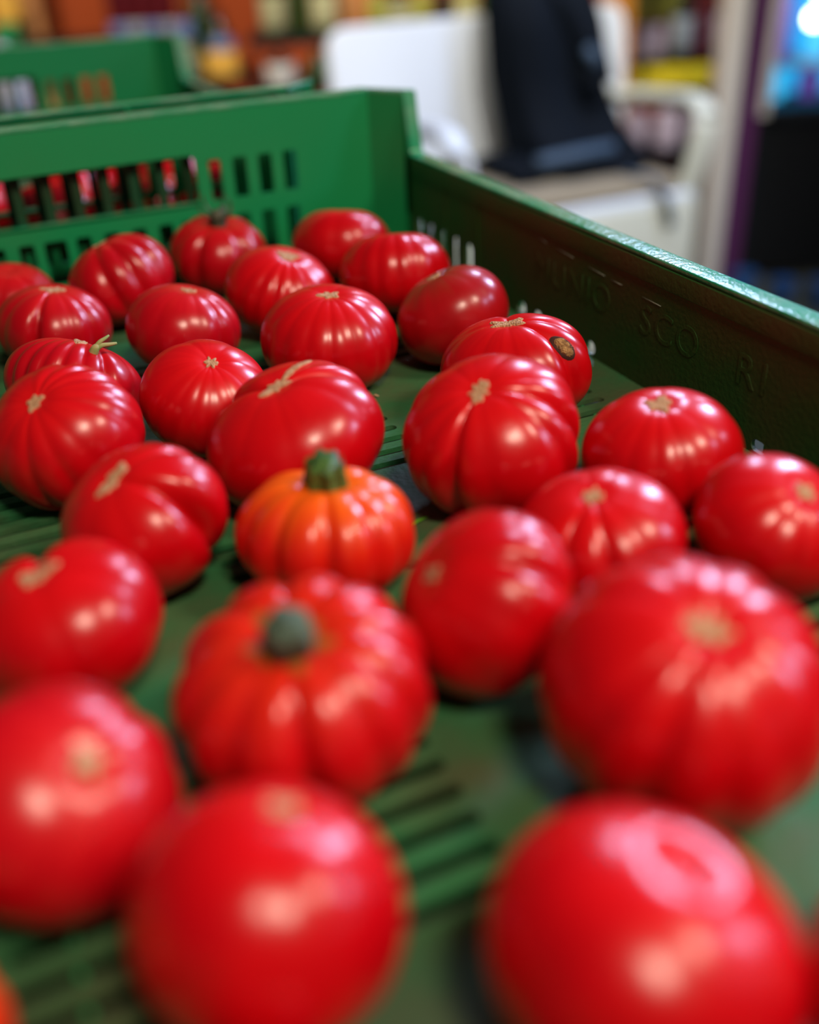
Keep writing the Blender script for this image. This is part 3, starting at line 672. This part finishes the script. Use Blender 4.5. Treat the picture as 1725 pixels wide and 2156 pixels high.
for u, d, wd, h, lb in ((.99, 2.95, .075, .075, 'blue plastic tub on the floor, leftmost in front of the fridge'), (1.085, 2.88, .07, .07, 'blue plastic tub on the floor, middle one in front of the fridge'), (1.18, 2.83, .07, .08, 'blue plastic tub on the floor at the right picture edge')):
    t_ = bgo('blue_tub', u+.035, d); tag(t_, lb, 'tub', 'blue tubs on the floor')
    lathe('tub_body', [(.001, 0), (wd*.42, 0), (wd*.5, h*.9), (wd*.44, h*.9), (.38*wd, .006), (.001, .006)], M['blue'], t_)
    lathe('tub_rim', [(wd*.5, h*.86), (wd*.55, h*.88), (wd*.55, h*.95), (wd*.5, h), (wd*.44, h*.93)], M['blue'], t_)

# ------------------------------------------------------------------ shelving with goods
sh = bgo('wooden_shelving', 0, 3.8, FLOOR); tag(sh, 'wooden shop shelving with black boards along the orange wall', 'shelf')
Z = -FLOOR
for u0, u1, mm in ((-1.33, -1.18, 'wood'), (-.160, -.085, 'wood'), (.645, .735, 'woodo'), (.49, .56, 'woodo'), (-.70, -.685, 'wood'), (1.16, 1.2, 'wood')):
    f_ = -.42 if mm == 'woodo' else .08
    box('upright', (u0, f_, 0), (u1, f_+.04, 1.9), M[mm], sh, bev=.003)
for u0, u1, z0, z1, d0 in ((-.46, -.165, -.136, -.104, -.15), (-.082, .60, -.108, -.093, -.15), (.60, 1.15, -.243, -.212, -.18), (-1.32, -.70, -.112, -.100, -.15), (-.685, -.46, -.222, -.205, -.28), (-.46, -.165, -.262, -.245, -.28), (.60, 1.15, -.50, -.475, -.36), (.60, 1.15, -.318, -.302, -.26)):
    box('shelf_board', (u0, d0, z0+Z), (u1, .08, z1+Z), M['black'], sh)
def goods(name, prof, material, u, d, z_, label, cat, group, bands=()):
    o = lathe(name, prof, M[material], None, (0, 0, 0), 18); o.matrix_world = BG @ Matrix.Translation((u, d, z_))
    tag(o, label, cat, group)
    for r_, a, b_, mm in bands: lathe('paper_label', [(r_, a), (r_+.0015, a+.002), (r_+.0015, b_-.002), (r_, b_)], M[mm], o, (0, 0, 0), 18)
    return o
wine = [(.001, 0), (.036, 0), (.038, .008), (.038, .17), (.032, .20), (.015, .235), (.0135, .29), (.015, .295), (.001, .298)]
squat = [(.001, 0), (.030, 0), (.034, .006), (.034, .07), (.028, .082), (.030, .085), (.030, .10), (.001, .101)]
for k in range(4):
    goods('wine_bottle', [(r_*.75, z_) for r_, z_ in wine], 'glassr', -.88+k*.056, 3.70, -.098, 'dark red topped bottle in the row above the rear crate', 'bottle', 'red topped bottles', [(.0287, .012, .05, 'lab_s' if k % 2 else 'lab_v')])
goods('jar_with_blue_lid', [(.001, 0), (.026, 0), (.032, .02), (.032, .04), (.026, .055), (.001, .056)], 'lab_v', -.655, 3.62, -.205+.105, 'round dark blue lid right of the red topped bottles', 'jar', None)
goods('lid_stack', [(.001, 0), (.028, 0), (.028, .1), (.001, .101)], 'glassd', -.655, 3.62, -.204, 'black jar under the round blue lid', 'jar', None)
goods('oil_bottle', wine, 'glassg', -.607, 3.68, -.204, 'tall green bottle left of the blue labelled bottle', 'bottle', None)
goods('oil_bottle', [(r_*1.0, z_*.62) for r_, z_ in wine], 'glassd', -.545, 3.64, -.204, 'short bottle with a pale blue label beside the tall green one', 'bottle', None, [(.0385, .04, .105, 'lab_v')])
b = box('yellow_box', (-.05, 0, 0), (.05, .06, .07), M['amberp'], None, bev=.004); b.matrix_world = BG @ Matrix.Translation((-.54, 3.55, -.2045)); tag(b, 'small yellow box on the shelf above the rear crate\'s side', 'box')
goods('pale_jar', squat, 'lab_b', -.655, 3.55, -.2045, 'pale yellow jar left of the small yellow box', 'jar', None)
for k, (u, nm) in enumerate(((-.372, 'left'), (-.208, 'right'), (-.29, 'middle'))):
    goods('wine_bottle', [(r_*(1.1 if k < 2 else .95), z_) for r_, z_ in wine], 'glassg', u, 3.70, -.104, 'dark green bottle with beige label on the black board, %s of three' % nm, 'bottle', 'beige labelled bottles', [(.0425, .02, .12, 'lab_b')] if k < 2 else ())
for u, mm, lb in ((-.355, 'lab_w', 'bottle with a plain white label under the black board'), (-.23, 'lab_b', 'dark bottle with small beige label under the black board')):
    goods('wine_bottle', [(r_*1.2, z_*.34) for r_, z_ in wine], 'glassg' if mm != 'lab_w' else 'glassd', u, 3.58, -.2445, lb, 'bottle', None, [(.0465, .006, .066, mm)] if mm == 'lab_w' else ())
for k in range(9):
    goods('preserve_jar', [(r_*1.0, z_*1.0) for r_, z_ in squat], ('olivej', 'glassg', 'olivej', 'glassd')[k % 4], -.035+k*.072, 3.70, -.0925, 'jar of olives in the row above the white chair back', 'jar', 'jars above the chair', [(.0345, .02, .06, 'lab_b')] if k % 3 == 1 else ())
# right-hand bay
b = box('snack_box', (-.09, 0, 0), (.09, .08, .11), M['olivej'], None, bev=.004); b.matrix_world = BG @ Matrix.Translation((.87, 3.68, -.1115)); tag(b, 'pale green box at the top of the right hand bay', 'box')
b = box('shelf_riser', (-.10, 0, 0), (.10, .10, .10), M['brownj'], None, bev=.003); b.matrix_world = BG @ Matrix.Translation((.87, 3.68, -.2115)); tag(b, 'brown carton carrying the pale green box', 'box')
for u, mm in ((.800, 'lilac'), (.860, 'lilac')):
    goods('spice_jar', [(r_*.85, z_*.95) for r_, z_ in squat], mm, u, 3.60, -.2115, 'lilac-grey jar standing before the brown carton', 'jar', 'lilac jars in the right bay')
for u, mm, bb in ((.945, 'glassd', 'lab_s'), (1.01, 'glassr', None), (1.075, 'glassd', 'lilac')):
    goods('sauce_bottle', [(r_*.85, z_*.75) for r_, z_ in wine], mm, u, 3.60, -.2115, {'lab_s': 'dark bottle with a silver label above the yellow packs', None: 'plain dark red bottle above the yellow packs', 'lilac': 'dark bottle with a lilac label next to the white post'}[bb], 'bottle', None, [(.033, .02, .12, bb)] if bb else ())
for k in range(7):
    b = box('yellow_pack', (-.02, 0, 0), (.02, .05, .062+.004*(k % 2)), M['yellow' if k < 6 else 'amberp'], None, bev=.005)
    b.matrix_world = BG @ Matrix.Translation((.795+k*.044, 3.56, -.3015)); tag(b, 'bright yellow pack in the row under the black board', 'pack', 'yellow packs in the right bay')
for k, u in enumerate((.70, .79, .90, 1.0)):
    goods('white_tub', [(r_*1.2, z_*1.15) for r_, z_ in squat], 'lilac' if k else 'brownj', u, 3.50, -.4745, ('brown jar seen beside the jacket, under the armrest', 'whitish tub seen through the armrest, left one', 'whitish tub seen through the armrest, middle one', 'whitish tub seen through the armrest, right one')[k], 'tub', None)
b = box('hanging_box', (-.04, 0, 0), (.04, .08, .09), M['amberp'], None, bev=.004); b.matrix_world = BG @ Matrix.Translation((-1.235, 3.69, -.034)); tag(b, 'yellow box at the top left picture corner', 'box')
b = box('green_carton', (-.035, 0, 0), (.035, .08, .064), M['green'], None, bev=.003); b.matrix_world = BG @ Matrix.Translation((-1.25, 3.69, -.0995)); tag(b, 'dark green carton under the yellow box at the left', 'box')
box('shelf_board', (-1.60, -.15, -.112+Z), (-1.33, .08, -.100+Z), M['black'], sh)
g = goods('white_bottle', [(.001, 0), (.034, 0), (.036, .01), (.036, .10), (.020, .13), (.018, .15), (.001, .151)], 'lab_w', -.765, 2.2, FLOOR+.70, 'white bottle seen through the rear crate\'s end wall', 'bottle', None, [(.0365, .02, .05, 'lab_s')])
st = bgo('side_stool', -.765, 2.2, FLOOR); tag(st, 'small dark stand carrying the white bottle behind the rear crate', 'stand')
box('stand_top', (-.12, -.12, .675), (.12, .12, .699), M['table'], st)
for sx in (-.1, .1):
    for sy in (-.1, .1): box('leg', (sx-.012, sy-.012, 0), (sx+.012, sy+.012, .675), M['table'], st)
